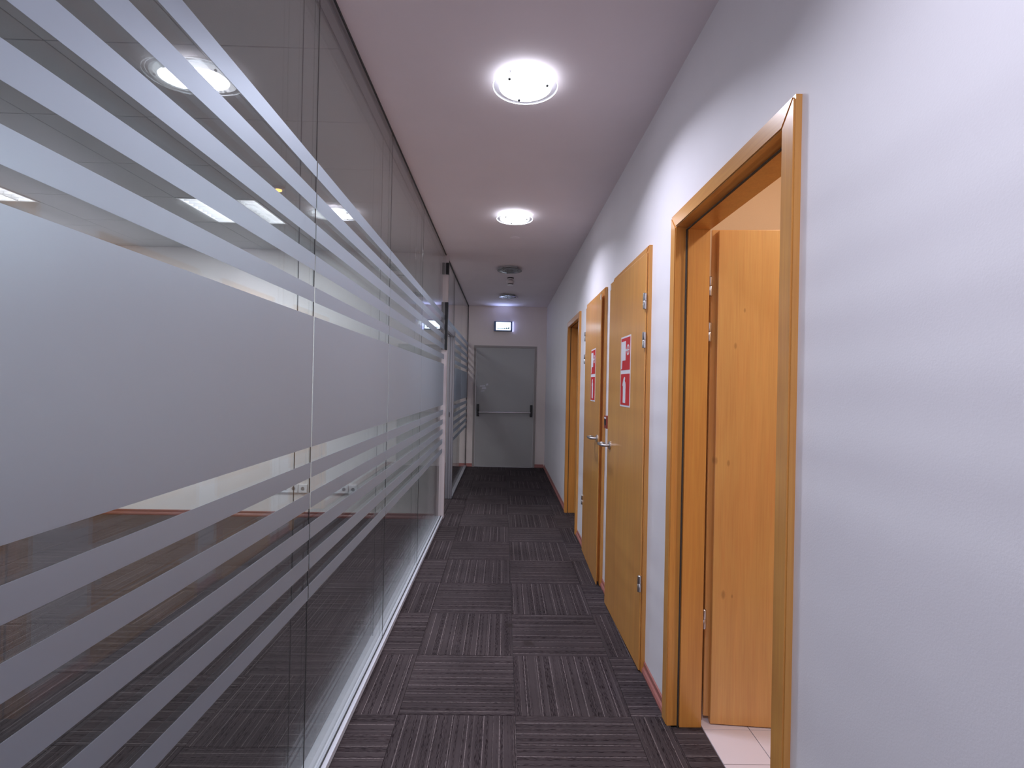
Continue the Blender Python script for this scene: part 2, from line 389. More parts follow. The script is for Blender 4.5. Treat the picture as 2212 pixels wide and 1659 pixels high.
# end wall with the fire door opening, continues into the far office
bm = bm_new()
DX0, DX1, DZ = -0.485, 0.525, 2.065
box(bm, RX, DX0-0.02, D, D+0.15, -0.01, H); box(bm, DX1+0.02, XR+WT, D, D+0.15, -0.01, H); box(bm, DX0-0.02, DX1+0.02, D, D+0.15, DZ+0.02, H)
struct('wall_back', bm, m_wall_end, 'pale end wall around the grey fire door', 'wall')
struct('wall_front', join(B(RX, -0.70, YB-0.1, YB, -0.01, H), B(-0.70, XR+WT, YB-0.1, YB, 2.35, H)), m_wall, 'wall behind the viewpoint, its opening added to let in fill light', 'wall')  # opening added so the uniform world light fills the corridor from behind
struct('wall_left', B(RX-0.1, RX, YB, D, -0.01, H), m_wall2, 'far left wall of the offices beyond the glass', 'wall')
struct('wall_middle', B(RX, -0.70, RY, RY+0.1, -0.01, H), m_wall2, 'cross wall closing the near office, sockets low on it', 'wall')
bm = bm_new(); box(bm, XR+WT, 2.6, 2.46, 2.56, -0.01, H); box(bm, 2.6, 2.7, 0.5, 2.56, -0.01, H); box(bm, XR+WT, 2.6, 0.5, 0.6, -0.01, H)
struct('wall_washroom', bm, m_cream, 'cream walls of the washroom behind the open door', 'wall')
# lobby behind the third doorway
bm = bm_new(); box(bm, XR+WT, 2.0, 6.2, 6.3, -0.01, H); box(bm, XR+WT, 2.0, 4.5, 4.6, -0.01, H); box(bm, 2.0, 2.1, 4.5, 6.3, -0.01, H)
struct('wall_lobby', bm, m_wall2, 'dark side lobby walls beyond the farthest wooden doorway', 'wall')
struct('floor', B(0.856, 2.0, 4.6, 6.2, -0.12, 0.0), m_carpet, 'carpet of the side lobby beyond the farthest wooden doorway', 'floor')

# ------------------------------------------------------------------ ceilings
struct('ceiling', B(-0.70, XR+WT, YB-0.1, D+0.15, H, H+0.12), m_ceil, 'smooth lilac grey plaster ceiling of the corridor', 'ceiling')
struct('ceiling', join(B(XR+WT, 2.7, 0.5, 2.56, H, H+0.12), B(XR+WT, 2.1, 4.5, 6.3, H, H+0.12)), m_cream, 'cream ceiling of the washroom', 'ceiling')
oc = struct('ceiling', B(RX-0.1, -0.70, YB-0.1, D+0.15, H+0.10, H+0.2), m_dark, 'suspended panel ceiling of the offices beyond the glass', 'ceiling')
TX = [-1.904-G*i for i in range(-2, 5)] + [RX]      # -0.684 ... 
trof_cells = {(-1.904-G, 4.0)}
trofs = []
def panel(xa, xb, ya, yb):
    key = ('p', round(xb-xa, 3), round(yb-ya, 3))
    if key not in shared:
        a, b = xb-xa, yb-ya
        bm = B(-a/2+0.003, a/2-0.003, -b/2+0.003, b/2-0.003, 0, 0.015, bev=0.001, seg=1)
        me = bpy.data.meshes.new('ceiling_panel'); bm.to_mesh(me); bm.free(); me.materials.append(m_panel); shared[key] = me
    o = bpy.data.objects.new('ceiling_panel', shared[key]); COL.objects.link(o); o.parent = oc; o.location = ((xa+xb)/2, (ya+yb)/2, H)
TROFFERS = [(-2.514, 3.995), (-4.285, 3.575), (-1.904, 6.435), (-4.285, 6.435), (-4.285, 1.745)]
def is_trof(xa, ya): return any(abs(xa-tx) < 0.05 and abs(ya-ty) < 0.05 for tx, ty in TROFFERS)
for (lo, hi) in ((YB, RY), (RY+0.1, D)):
    for j in range(-8, 13):
        ya, yb = max(2.165+G*j, lo), min(2.165+G*(j+1), hi)
        if yb-ya < 0.03: continue
        for i in range(-2, 6):
            xa, xb = -1.904-G*(i+1), -1.904-G*i
            off = 0.19 if (i == 3 and lo == YB) else 0.0
            if i == 3: xa, xb = -4.285, -3.675
            if i == 2: xa = -3.675
            if i == 4: xb = -4.285
            ya, yb = max(2.165+G*j+off, lo), min(2.165+G*(j+1)+off, hi)
            if yb-ya < 0.03: continue
            if is_trof(xa, 2.165+G*j+off): continue
            xa, xb = max(xa, RX), min(xb, -0.702)
            if xb-xa < 0.03: continue
            panel(xa, xb, ya, yb)

# ------------------------------------------------------------------ baseboards
def baseboard(name, y0, y1, label, x=XR, side=-1, parent=None):
    poly = [(0, 0), (-0.014, 0), (-0.016, 0.012), (-0.012, 0.024), (-0.006, 0.032), (-0.005, 0.052), (0, 0.058)]
    bm = prism([(x+side*-px if side > 0 else x+px, pz) for px, pz in poly], y0, y1, 'y')
    return struct(name, bm, m_base, label, 'baseboard')
baseboard('baseboard_right', YB, 1.298, 'rose brown skirting on the right wall nearest the viewpoint')
baseboard('baseboard_right', 2.258, 2.598, 'rose brown skirting between the open door and the nearer signed door')
baseboard('baseboard_right', 3.432, 3.718, 'short rose brown skirting between the two signed doors')
baseboard('baseboard_right', 4.542, 4.988, 'rose brown skirting between the farther signed door and the last doorway')
baseboard('baseboard_right', 5.942, D, 'rose brown skirting running to the end wall')
def baseboard_x(name, x0, x1, y, label, mat=None):
    poly = [(0, 0), (-0.014, 0), (-0.016, 0.012), (-0.012, 0.024), (-0.006, 0.032), (-0.005, 0.052), (0, 0.058)]
    return struct(name, prism([(y+a, b) for a, b in poly], x0, x1, 'x'), mat or m_base, label, 'baseboard')
baseboard_x('baseboard_back', RX, DX0-0.035, D, 'rose brown skirting left of the grey fire door')
baseboard_x('baseboard_back', DX1+0.035, XR-0.016, D, 'short rose brown skirting right of the grey fire door')
baseboard_x('baseboard_middle', RX, -0.70, RY, 'dark red skirting under the office sockets', m_base_office)

# ------------------------------------------------------------------ wooden door sets in the right wall
XF = 0.709    # face of the casings
def casing(root, ya, yb, z, wide=0.06, depth=WT):
    """mitred casing boards, jamb lining and stop round a clear opening (root-local y, x relative to root)"""
    ox, oy = root.location.x, root.location.y
    f0, f1 = XF-ox, XR-ox+0.001
    A, Bq = ya-oy, yb-oy
    for nm, poly in (('casing_side', [(A-wide, 0), (A, 0), (A, z), (A-wide, z+wide)]), ('casing_side', [(Bq, 0), (Bq+wide, 0), (Bq+wide, z+wide), (Bq, z)]), ('casing_head', [(A-wide, z+wide), (A, z), (Bq, z), (Bq+wide, z+wide)])):
        bm = prism(poly, f0, f1, 'x')
        bmesh.ops.bevel(bm, geom=[e for e in bm.edges if abs(e.verts[0].co.x-f0) < 1e-5 and abs(e.verts[1].co.x-f0) < 1e-5], offset=0.004, segments=2, affect='EDGES')
        obj(nm, bm, m_woodh if 'head' in nm else m_wood, root)
    x0, x1 = XR-ox+0.001, XR+depth-ox
    obj('jamb_lining', B(x0, x1, A-0.018, A, 0, z, bev=0.001), m_wood, root)
    obj('jamb_lining', B(x0, x1, Bq, Bq+0.018, 0, z, bev=0.001), m_wood, root)
    obj('head_lining', B(x0, x1, A-0.018, Bq+0.018, z, z+0.018, bev=0.001), m_woodh, root)
    return A, Bq
def seal(root, A, Bq, z, x):
    bm = bm_new(); box(bm, x, x+0.006, A, A+0.004, 0, z); box(bm, x, x+0.006, Bq-0.004, Bq, 0, z); box(bm, x, x+0.006, A, Bq, z-0.004, z)
    obj('rubber_seal', bm, m_seal, root)
def hinge(root, x, y, z, parent=None):
    h = obj('hinge', join(lathe([(0.0085, 0), (0.0095, 0.002), (0.0095, 0.038), (0.0085, 0.0395)], 14), lathe([(0.0085, 0.0405), (0.0095, 0.042), (0.0095, 0.078), (0.006, 0.081)], 14)), m_steel, root, smooth=True, loc=(x, y, z))
    return h
def handle(root, x, y, z, way):
    """round rose and returned lever; way=+1 lever points to +y"""
    hd = obj('handle', join(lathe([(0.026, 0), (0.026, -0.006), (0.022, -0.009)], 24, 'x', (x, y, z)),
              tube([(x-0.004, y, z), (x-0.040, y, z), (x-0.048, y+way*0.004, z), (x-0.052, y+way*0.016, z), (x-0.052, y+way*0.105, z), (x-0.049, y+way*0.120, z), (x-0.040, y+way*0.130, z), (x-0.030, y+way*0.128, z), (x-0.020, y+way*0.112, z), (x-0.020, y+way*0.085, z)], 0.0095, 14)), m_steel, root, smooth=True)
    return hd
def keyhole(root, x, y, z):
    return obj('key_rose', join(lathe([(0.025, 0), (0.025, -0.005), (0.022, -0.008), (0.006, -0.008)], 24, 'x', (x, y, z)), B(x-0.010, x-0.007, y-0.002, y+0.002, z-0.014, z+0.004)), m_steel, root, smooth=True)

# door_1: open washroom door
d1 = thing('door_1', 'orange beech doorway nearest the viewpoint, its leaf swung open onto pale tiles', 'door', (XR, 1.774, 0), kind='structure')
A, Bq = casing(d1, 1.352, 2.195, 2.095)
obj('door_stop', join(B(0.034, 0.045, A, A+0.010, 0, 2.095), B(0.034, 0.125, Bq-0.010, Bq, 0, 2.085), B(0.034, 0.125, A, Bq, 2.085, 2.095)), m_wood, d1)
seal(d1, A+0.001, Bq-0.011, 2.083, 0.022)
for z in (1.81, 1.617, 0.408): hinge(d1, 0.134, Bq+0.004, z)
# leaf: hinged at the far jamb, swung into the washroom
def leaf_mesh():
    bm = join(B(0.020, 0.845, 0.0, 0.030, 0.008, 2.088, bev=0.003), B(0.0, 0.832, 0.0301, 0.043, 0.022, 2.098, bev=0.002))
    return bm
lf = obj('door_leaf', leaf_mesh(), m_wood_leaf, d1); lf.location = (0.148, 0.425, 0); lf.rotation_euler = (0, 0, math.radians(-5.5))
lf['label'] = 'open beech leaf with small knots and rubbed marks'
h1 = handle(lf, 0, 0, 0, 1); h1.rotation_euler = (0, 0, PI/2); h1.location = (0.79, 0.0, 1.05)

# door_2 and door_3: closed doors with fire signs
def fire_sign(root, yc, x, zc):
    """white plate with two red squares; y grows away from the viewer, x faces the corridor"""
    ox, oy, oz = root.location
    p = obj('fire_sign', B(x-0.0012, x, yc-0.112, yc+0.112, zc-0.202, zc+0.202), m_white, root)
    p['label'] = 'red and white fire hose and extinguisher sign'
    for (z0, z1) in ((zc+0.008, zc+0.192), (zc-0.192, zc-0.014)):
        obj('red_field', B(x-0.0018, x-0.0012, yc-0.101, yc+0.101, z0, z1), m_red, p)
    def U(px, pz, top): # fractions across (0 = far/left) and down
        z1 = zc+0.192 if top else zc-0.014
        return (yc+0.101-0.202*px, z1-0.184*pz)
    X1, X2 = x-0.0026, x-0.0018
    g = [prism([U(0.03, 0.10, 1), U(0.52, 0.10, 1), U(0.52, 0.70, 1), U(0.03, 0.70, 1)], X1, X2),
         prism([U(0.03, 0.70, 1), U(0.15, 0.70, 1), U(0.12, 0.96, 1), U(0.03, 0.96, 1)], X1, X2),
         prism([U(0.52, 0.36, 1), U(0.80, 0.36, 1), U(0.80, 0.42, 1), U(0.52, 0.42, 1)], X1, X2)]
    cy, cz = U(0.79, 0.39, 1); n = 24
    bm = bm_new()
    for x_ in (X1, X2): pass
    ro, ri = 0.031, 0.023
    vo = [bm.verts.new((X1, cy+ro*math.cos(2*PI*k/n), cz+ro*math.sin(2*PI*k/n))) for k in range(n)]
    vi = [bm.verts.new((X1, cy+ri*math.cos(2*PI*k/n), cz+ri*math.sin(2*PI*k/n))) for k in range(n)]
    for k in range(n): bm.faces.new((vo[k], vo[(k+1) % n], vi[(k+1) % n], vi[k]))
    g += [bm, prism([(cy-0.003, cz-0.024), (cy+0.003, cz-0.024), (cy+0.003, cz+0.024), (cy-0.003, cz+0.024)], X1, X2),
          prism([(cy-0.024, cz-0.003), (cy+0.024, cz-0.003), (cy+0.024, cz+0.003), (cy-0.024, cz+0.003)], X1, X2)]
    obj('hose_symbol', join(*g), m_white, p)
    g = [prism([U(0.29, 0.90, 0), U(0.57, 0.90, 0), U(0.57, 0.34, 0), U(0.54, 0.27, 0), U(0.48, 0.22, 0), U(0.38, 0.22, 0), U(0.32, 0.27, 0), U(0.29, 0.34, 0)], X1, X2),
         prism([U(0.38, 0.22, 0), U(0.48, 0.22, 0), U(0.52, 0.12, 0), U(0.42, 0.09, 0), U(0.34, 0.15, 0)], X1, X2),
         prism([U(0.34, 0.15, 0), U(0.38, 0.17, 0), U(0.25, 0.38, 0), U(0.21, 0.36, 0)], X1, X2)]
    obj('extinguisher_symbol', join(*g), m_white, p)
    return p
d2 = thing('door_2', 'closed beech door with fire sign, hinges toward the viewpoint', 'door', (XR, 2.60, 0), kind='structure')
A, Bq = casing(d2, 2.660, 3.370, 2.070)
seal(d2, A, Bq, 2.07, 0.002)
l2 = obj('door_leaf', B(-0.030, -0.0215, 0.0, 0.820, 0.008, 2.092, bev=0.003), m_wood, d2)
obj('leaf_core', B(-0.0215, 0.010, 0.062, 0.755, 0.010, 2.062), m_wood, l2)
l2.location = (0.0, 0.006, 0); l2.rotation_euler = (0, 0, math.radians(0.9))
for z in (1.81, 1.615, 0.40): hinge(d2, -0.033, 0.006, z)
fire_sign(l2, 0.375, -0.030, 1.508)
handle(l2, -0.030, 0.737, 1.045, 1)
obj('torn_sticker', prism([(0.790, 2.050), (0.818, 2.047), (0.818, 2.082), (0.800, 2.088)], -0.0312, -0.030), m_paper, l2)
d3 = thing('door_3', 'beech door with fire sign, second from the open doorway, slightly ajar', 'door', (XR, 3.72, 0), kind='structure')
A, Bq = casing(d3, 3.780, 4.480, 2.070)
seal(d3, A, Bq, 2.07, 0.002)
l3 = obj('door_leaf', B(-0.028, -0.0215, -0.795, 0.0, 0.008, 2.090, bev=0.0025), m_wood, d3)
obj('leaf_core', B(-0.0215, 0.010, -0.735, -0.055, 0.010, 2.062), m_wood, l3)
l3.location = (0.0, 0.805, 0); l3.rotation_euler = (0, 0, math.radians(-1.2))
for z in (1.81, 1.615, 0.40): hinge(d3, -0.031, 0.806, z)
fire_sign(l3, -0.480, -0.028, 1.508)
handle(l3, -0.028, -0.735, 1.045, 1)
obj('torn_sticker', prism([(-0.793, 2.040), (-0.762, 2.046), (-0.767, 2.078), (-0.790, 2.084)], -0.0292, -0.028), m_paper, l3)
# door_4: recessed doorway
d4 = thing('door_4', 'farthest beech doorway before the end wall, its leaf set back in the opening', 'door', (XR, 5.465, 0), kind='structure')
A, Bq = casing(d4, 5.050, 5.880, 2.080)
seal(d4, A, Bq, 2.08, 0.012)
l4 = obj('door_leaf', B(0.086, 0.122, A+0.003, Bq-0.003, 0.008, 2.075, bev=0.002), m_wood, d4)
hinge(d4, 0.082, A+0.012, 1.81)
hinge(d4, 0.082, A+0.012, 0.40)

# ------------------------------------------------------------------ grey fire door in the end wall
d5 = thing('door_5', 'grey metal fire door with panic bar at the corridor end', 'door', (0.02, D, 0), kind='structure')
a, b = DX0-0.02, DX1-0.02
bm = bm_new(); box(bm, a-0.036, a, -0.012, 0.06, 0, DZ+0.034); box(bm, b, b+0.036, -0.012, 0.06, 0, DZ+0.034); box(bm, a, b, -0.012, 0.06, DZ, DZ+0.034)
obj('door_frame', bm, m_grey_frame, d5)
fl = obj('door_leaf', B(a+0.003, b-0.003, 0.004, 0.055, 0.004, DZ-0.003, bev=0.002), m_grey_door, d5)
pb = obj('panic_bar', tube([(-0.440, -0.062, 0.945), (0.455, -0.062, 0.952)], 0.014, 14), m_steel, d5, smooth=True)
for xx in (-0.458, 0.465):
    obj('bar_bracket', join(B(xx-0.020, xx+0.020, -0.028, 0.004, 0.875, 1.085, bev=0.008), B(xx-0.016, xx+0.016, -0.080, -0.028, 0.895, 0.985, bev=0.008)), m_black, d5)
for k, (x0, x1, z0, z1) in enumerate([(-0.435, -0.335, 1.385, 1.415), (-0.400, -0.320, 1.340, 1.385), (-0.330, -0.285, 1.405, 1.445), (-0.420, -0.345, 1.30, 1.325)]):
    obj('tape_remnant', prism([(x0, z0), (x1, z0+0.006), (x1-0.008, z1), (x0+0.010, z1-0.008)], 0.0032, 0.004, 'y'), m_paper, d5)

# ------------------------------------------------------------------ exit sign
ex = thing('exit_sign', 'lit white exit sign box on the wall above the grey fire door', 'exit sign', (-0.015, D, 2.43))
obj('housing', B(-0.175, 0.145, -0.050, -0.001, -0.082, 0.080, bev=0.006), m_exitbody, ex)
obj('lit_face', B(-0.135, 0.115, -0.058, -0.050, -0.062, 0.074, bev=0.004), m_exit, ex)
obj('lit_edge', B(0.150, 0.164, -0.060, -0.004, -0.082, 0.085, bev=0.002), m_exitside, ex)
g = [B(-0.112, 0.092, -0.0605, -0.0578, -0.046, -0.034)]
for k in range(6): 
    cx = -0.104+0.0375*k; hgt = (0.012, 0.006, 0.014, 0.012, 0.020, 0.022)[k]; wd = (0.010, 0.006, 0.008, 0.012, 0.016, 0.020)[k]
    g.append(B(cx-wd/2, cx+wd/2, -0.0605, -0.0578, -0.035, -0.034+hgt))
obj('green_marks', join(*g), m_exitgreen, ex)
ld = bpy.data.lights.new('exit_up_light', 'AREA'); ld.shape = 'RECTANGLE'; ld.size = 0.22; ld.size_y = 0.02; ld.energy = 0.8; ld.spread = math.radians(100); ld.color = (0.42, 0.52, 1.0)
lo = bpy.data.objects.new('exit_up_light', ld); COL.objects.link(lo); lo.parent = ex; lo.location = (-0.01, -0.036, 0.083); lo.rotation_euler = (PI+0.60, 0, 0)
obj('glow_shield', B(-0.172, 0.142, -0.050, -0.047, 0.079, 0.088), m_exitbody, ex)  # lip added to hide the glow on top of the housing

# ------------------------------------------------------------------ round ceiling lamps
def lamp(loc, lit, label):
    t = thing('ceiling_lamp', label, 'ceiling lamp', (loc[0], loc[1], H), group='round glass ceiling lamps of the corridor')
    obj('housing', lathe([(0.098, 0), (0.098, -0.012), (0.092, -0.016), (0.092, -0.004)], 48, cap=False), m_can, t, smooth=True)
    obj('reflector', lathe([(0.091, -0.002), (0.070, -0.004), (0.030, -0.006)], 40), m_can, t, smooth=True)
    obj('clear_rim', lathe([(0.112, -0.030), (0.143, -0.030), (0.1435, -0.033), (0.143, -0.036), (0.112, -0.036), (0.112, -0.030)], 64, cap=False), m_rim if lit else m_rimdim, t)
    obj('edge_ring', lathe([(0.1425, -0.0315), (0.1445, -0.0315), (0.1445, -0.0345), (0.1425, -0.0345), (0.1425, -0.0315)], 64, cap=False), m_disc if lit else m_lampring, t, smooth=True)
    if lit:
        obj('frosted_disc', lathe([(0.112, -0.0300), (0.117, -0.0305), (0.117, -0.0355), (0.112, -0.0362)], 56), m_disc, t, smooth=True)
    else:
        obj('frosted_disc', lathe([(0.112, -0.0300), (0.117, -0.0305), (0.117, -0.0355), (0.112, -0.0362)], 56), m_lampdim, t, smooth=True)
        obj('inner_rings', join(*[lathe([(r_, -0.0362), (r_+0.004, -0.0362), (r_+0.004, -0.040), (r_, -0.040), (r_, -0.0362)], 40, cap=False) for r_ in (0.03, 0.055, 0.08)]), m_lampring, t, smooth=True)
    for k in range(3):
        a = 2*PI*k/3+PI/2+0.25
        obj('pin', lathe([(0.0045, -0.0365), (0.006, -0.038), (0.006, -0.042), (0.004, -0.044)], 12, center=(0.100*math.cos(a), 0.100*math.sin(a), 0)), m_black, t)
        obj('spacer', lathe([(0.0025, -0.001), (0.0025, -0.0295)], 8, center=(0.100*math.cos(a), 0.100*math.sin(a), 0)), m_steel, t)
    if lit:
        ld = bpy.data.lights.new('lamp_light', 'AREA'); ld.shape = 'DISK'; ld.size = 0.17; ld.energy = LAMP_W; ld.color = LAMP_COL; ld.spread = math.radians(142)
        lo = bpy.data.objects.new('lamp_light', ld); COL.objects.link(lo); lo.parent = t; lo.location = (0, 0, -0.0405)
    return t
lamp((0.070, 0.470), True, 'lit round glass lamp just above and behind the viewpoint')
lamp((0.070, 2.340), True, 'lit round glass ceiling lamp nearest the viewpoint, the largest bright disc')
lamp((0.062, 4.205), True, 'second lit round ceiling lamp, smaller, farther down the corridor')
lamp((0.043, 6.105), False, 'unlit grey round ceiling lamp in front of the smoke detector')
lamp((0.050, 7.915), False, 'unlit round ceiling lamp farthest away, near the exit sign')
def blank(loc, label):
    o = obj('ceiling_cover', lathe([(0.046, 0), (0.046, -0.003), (0.042, -0.005), (0.02, -0.006)], 32), m_ceil, smooth=True); o.location = (loc[0], loc[1], H)
    return tag(o, label, 'ceiling cover', group='small round blank covers on the corridor ceiling')
blank((0.080, 4.848), 'small round blank cover behind the second lit lamp')
blank((0.070, 8.43), 'small round blank cover closest to the end wall')
sd = thing('smoke_detector', 'small white smoke detector hanging between the two unlit lamps', 'smoke detector', (0.061, 6.654, H))
obj('base', lathe([(0.042, 0), (0.042, -0.010), (0.036, -0.014)], 32), m_black, sd, smooth=True)
obj('mount', lathe([(0.040, -0.014), (0.040, -0.030)], 24), m_white_alu, sd)
obj('neck', lathe([(0.026, -0.030), (0.026, -0.040)], 24), m_black, sd)
obj('body', lathe([(0.049, -0.040), (0.050, -0.046), (0.043, -0.074), (0.040, -0.078)], 32), m_white_alu, sd, smooth=True)
obj('sensor_slots', lathe([(0.036, -0.078), (0.036, -0.089)], 24), m_black, sd)
obj('cap', lathe([(0.040, -0.089), (0.036, -0.098), (0.012, -0.102)], 24), m_white, sd, smooth=True)

# ------------------------------------------------------------------ fire alarm call point
cp = thing('call_point', 'red fire alarm call point on the narrow strip between the signed doors', 'alarm', (XR, 3.577, 1.178))
obj('body', B(-0.030, 0, -0.043, 0.043, -0.043, 0.043, bev=0.003), m_redbox, cp)
obj('window', B(-0.0315, -0.030, -0.028, 0.028, -0.020, 0.018), m_black, cp)
obj('lettering_strip', B(-0.0315, -0.030, -0.030, 0.030, 0.024, 0.034), m_white, cp)

# ------------------------------------------------------------------ glass partition
ZR = 0.03                                 # rail height
JO = [0.611, 1.748, 2.885, 4.022]         # joints of the front sheets
YEND = 5.535
STR = [(2.090, 2.142), (1.985, 2.038), (1.884, 1.936), (1.781, 1.833), (1.677, 1.727), (1.198, 1.629), (1.096, 1.147), (0.995, 1.047), (0.892, 0.944), (0.791, 0.843), (0.692, 0.740)]
gp = thing('glass_partition', 'double glazed office partition with frosted stripes along the left of the corridor', 'partition', (XL, 1.75, 0), kind='thing')
def pane(root, ya, yb, x0, x1, z0, z1, filmed, xa=0.0):
    p = obj('glass_pane', B(x0, x1, ya, yb, z0, z1, bev=0.001, seg=1), m_glass, root, world=True)
    if filmed:
        for (s0, s1) in STR:
            if s0 < z0 or s1 > z1: continue
            q = obj('frosted_band' if s1-s0 > 0.2 else 'frosted_stripe', B(x1+0.0004, x1+0.0009, ya+0.004, yb-0.004, s0, s1), m_film, p, world=False)
            bmesh_shift(q, root)
    return p
def bmesh_shift(o, root):
    l = root.location
    for v in o.data.vertices: v.co.x -= l.x; v.co.y -= l.y; v.co.z -= l.z
ys = [YB] + JO + [YEND]
for a, b in zip(ys, ys[1:]):
    pane(gp, a+0.0009, b-0.0009, XL-0.010, XL, ZR-0.008, H-0.004, True)
    pane(gp, a+0.0009, b-0.0009, XG2-0.002, XG2+0.006, ZR-0.008, H-0.004, False)
for yj in JO:
    obj('joint_seal', B(XL-0.0042, XL-0.0012, yj-0.0008, yj+0.0008, ZR, H-0.004), m_seal, gp, world=True)
    obj('joint_seal', B(XG2+0.003, XG2+0.0055, yj-0.0008, yj+0.0008, ZR, H-0.004), m_seal, gp, world=True)
obj('floor_rail', join(B(-0.700, RAIL, YB, YEND, 0.0, ZR-0.004, bev=0.001), B(-0.690, XL-0.011, YB, YEND, ZR-0.004, ZR)), m_rail, gp, world=True)
obj('rail_gasket', B(XL+0.0001, XL+0.0035, YB, YEND, ZR-0.004, ZR+0.003), m_seal, gp, world=True)
obj('head_rail', join(B(-0.684, -0.645, YB, YEND, H-0.020, H), ), m_head, gp, world=True)
obj('head_gasket', join(B(XL, XL+0.004, YB, YEND, H-0.012, H), B(-0.690, -0.685, YB, YEND, H-0.022, H)), m_seal, gp, world=True)
post = obj('end_post', join(B(-0.700, -0.6045, YEND, YEND+0.012, 0, H, bev=0.002), B(-0.700, -0.612, YEND+0.012, YEND+0.020, 0, H), B(-0.700, -0.6045, YEND+0.020, YEND+0.045, 0, H, bev=0.002)), m_white_alu, gp, world=True)
obj('black_bracket', B(-0.630, -0.598, YEND-0.030, YEND+0.03, 2.570, 2.690, bev=0.002), m_black, gp, world=True)
obj('black_closer', prism([(-0.604, 1.775), (-0.627, 1.775), (-0.632, 2.275), (-0.598, 2.275)], YEND-0.030, YEND+0.02, 'y'), m_black, gp, world=True)

# far partition and office doorway
gp2 = thing('glass_partition', 'smaller striped glass partition beyond the office doorway, reaching the end wall', 'partition', (XL, 7.8, 0), kind='thing')
YS2 = 6.50
pane(gp2, YS2+0.061, 7.80, XL-0.010, XL, ZR-0.008, H-0.004, True)
pane(gp2, 7.803, D-0.012, XL-0.010, XL, ZR-0.008, H-0.004, True)
obj('floor_rail', B(-0.690, RAIL, YS2+0.0605, D, 0, ZR-0.006, bev=0.001), m_alu, gp2, world=True)
obj('head_gasket', B(XL-0.012, XL+0.006, YS2+0.0605, D, H-0.014, H), m_seal, gp2, world=True)
obj('wall_channel', B(XL-0.014, XL+0.004, D-0.012, D, 0.02, H-0.014), m_seal, gp2, world=True)
df = thing('office_door_frame', 'grey aluminium frame of the open office doorway between the glass partitions', 'door frame', (XL, 6.04, 0))
jamb = obj('jamb', join(B(-0.700, -0.672, YS2, YS2+0.05, 0, 2.07, bev=0.002), B(-0.672, -0.664, YS2+0.012, YS2+0.05, 0, 2.07), B(-0.664, -0.640, YS2-0.004, YS2+0.05, 0, 2.07, bev=0.002), B(-0.640, -0.634, YS2+0.010, YS2+0.05, 0, 2.07), B(-0.634, -0.616, YS2, YS2+0.05, 0, 2.07, bev=0.002)), m_alu, df, world=True)
obj('header', join(B(-0.700, -0.660, YEND+0.046, YS2+0.05, 2.0, 2.07, bev=0.002), B(-0.660, -0.640, YEND+0.046, YS2+0.05, 2.01, 2.07), B(-0.640, -0.616, YEND+0.046, YS2+0.05, 2.0, 2.07, bev=0.002)), m_alu, df, world=True)
obj('strike_plate', B(-0.668, -0.660, YS2-0.006, YS2-0.003, 1.010, 1.070), m_black, df, world=True)
tp = obj('transom_pane', B(XL-0.010, XL, YEND+0.047, YS2+0.055, 2.071, H-0.004), m_glass, df, world=True)
q = obj('frosted_stripe', B(XL+0.0004, XL+0.0009, YEND+0.05, YS2+0.05, 2.090, 2.142), m_film, tp); bmesh_shift(q, df)
obj('upper_mullion', B(XL-0.011, XL+0.001, YS2+0.0555, YS2+0.0595, 2.071, H-0.0005), m_seal, df, world=True)
obj('head_gasket', B(XL-0.012, XL+0.006, YEND+0.046, YS2+0.05, H-0.014, H), m_seal, df, world=True)
gd = thing('glass_door', 'frosted glass office door leaf with black lock, standing behind the far partition', 'door', (-0.74, 7.3, 0))
obj('glass_leaf', B(-0.005, 0.005, -0.45, 0.42, 0.01, 2.03, bev=0.001, seg=1), m_glass, gd)
obj('frosted_band', B(0.0054, 0.0059, -0.45, 0.42, 1.198, 1.629), m_film, gd)
for (s0, s1) in STR:
    if s1 < 1.2: obj('frosted_stripe', B(0.0054, 0.0059, -0.45, 0.42, s0, s1), m_film, gd)
obj('lock_cylinder', lathe([(0.024, 0), (0.024, 0.012), (0.018, 0.016)], 20, 'x', (0.006, -0.38, 1.16)), m_black, gd, smooth=True)
obj('door_knob', lathe([(0.026, 0), (0.026, 0.006), (0.016, 0.010), (0.016, 0.024), (0.028, 0.030), (0.030, 0.042), (0.022, 0.050)], 20, 'x', (0.006, -0.38, 1.06)), m_black, gd, smooth=True)

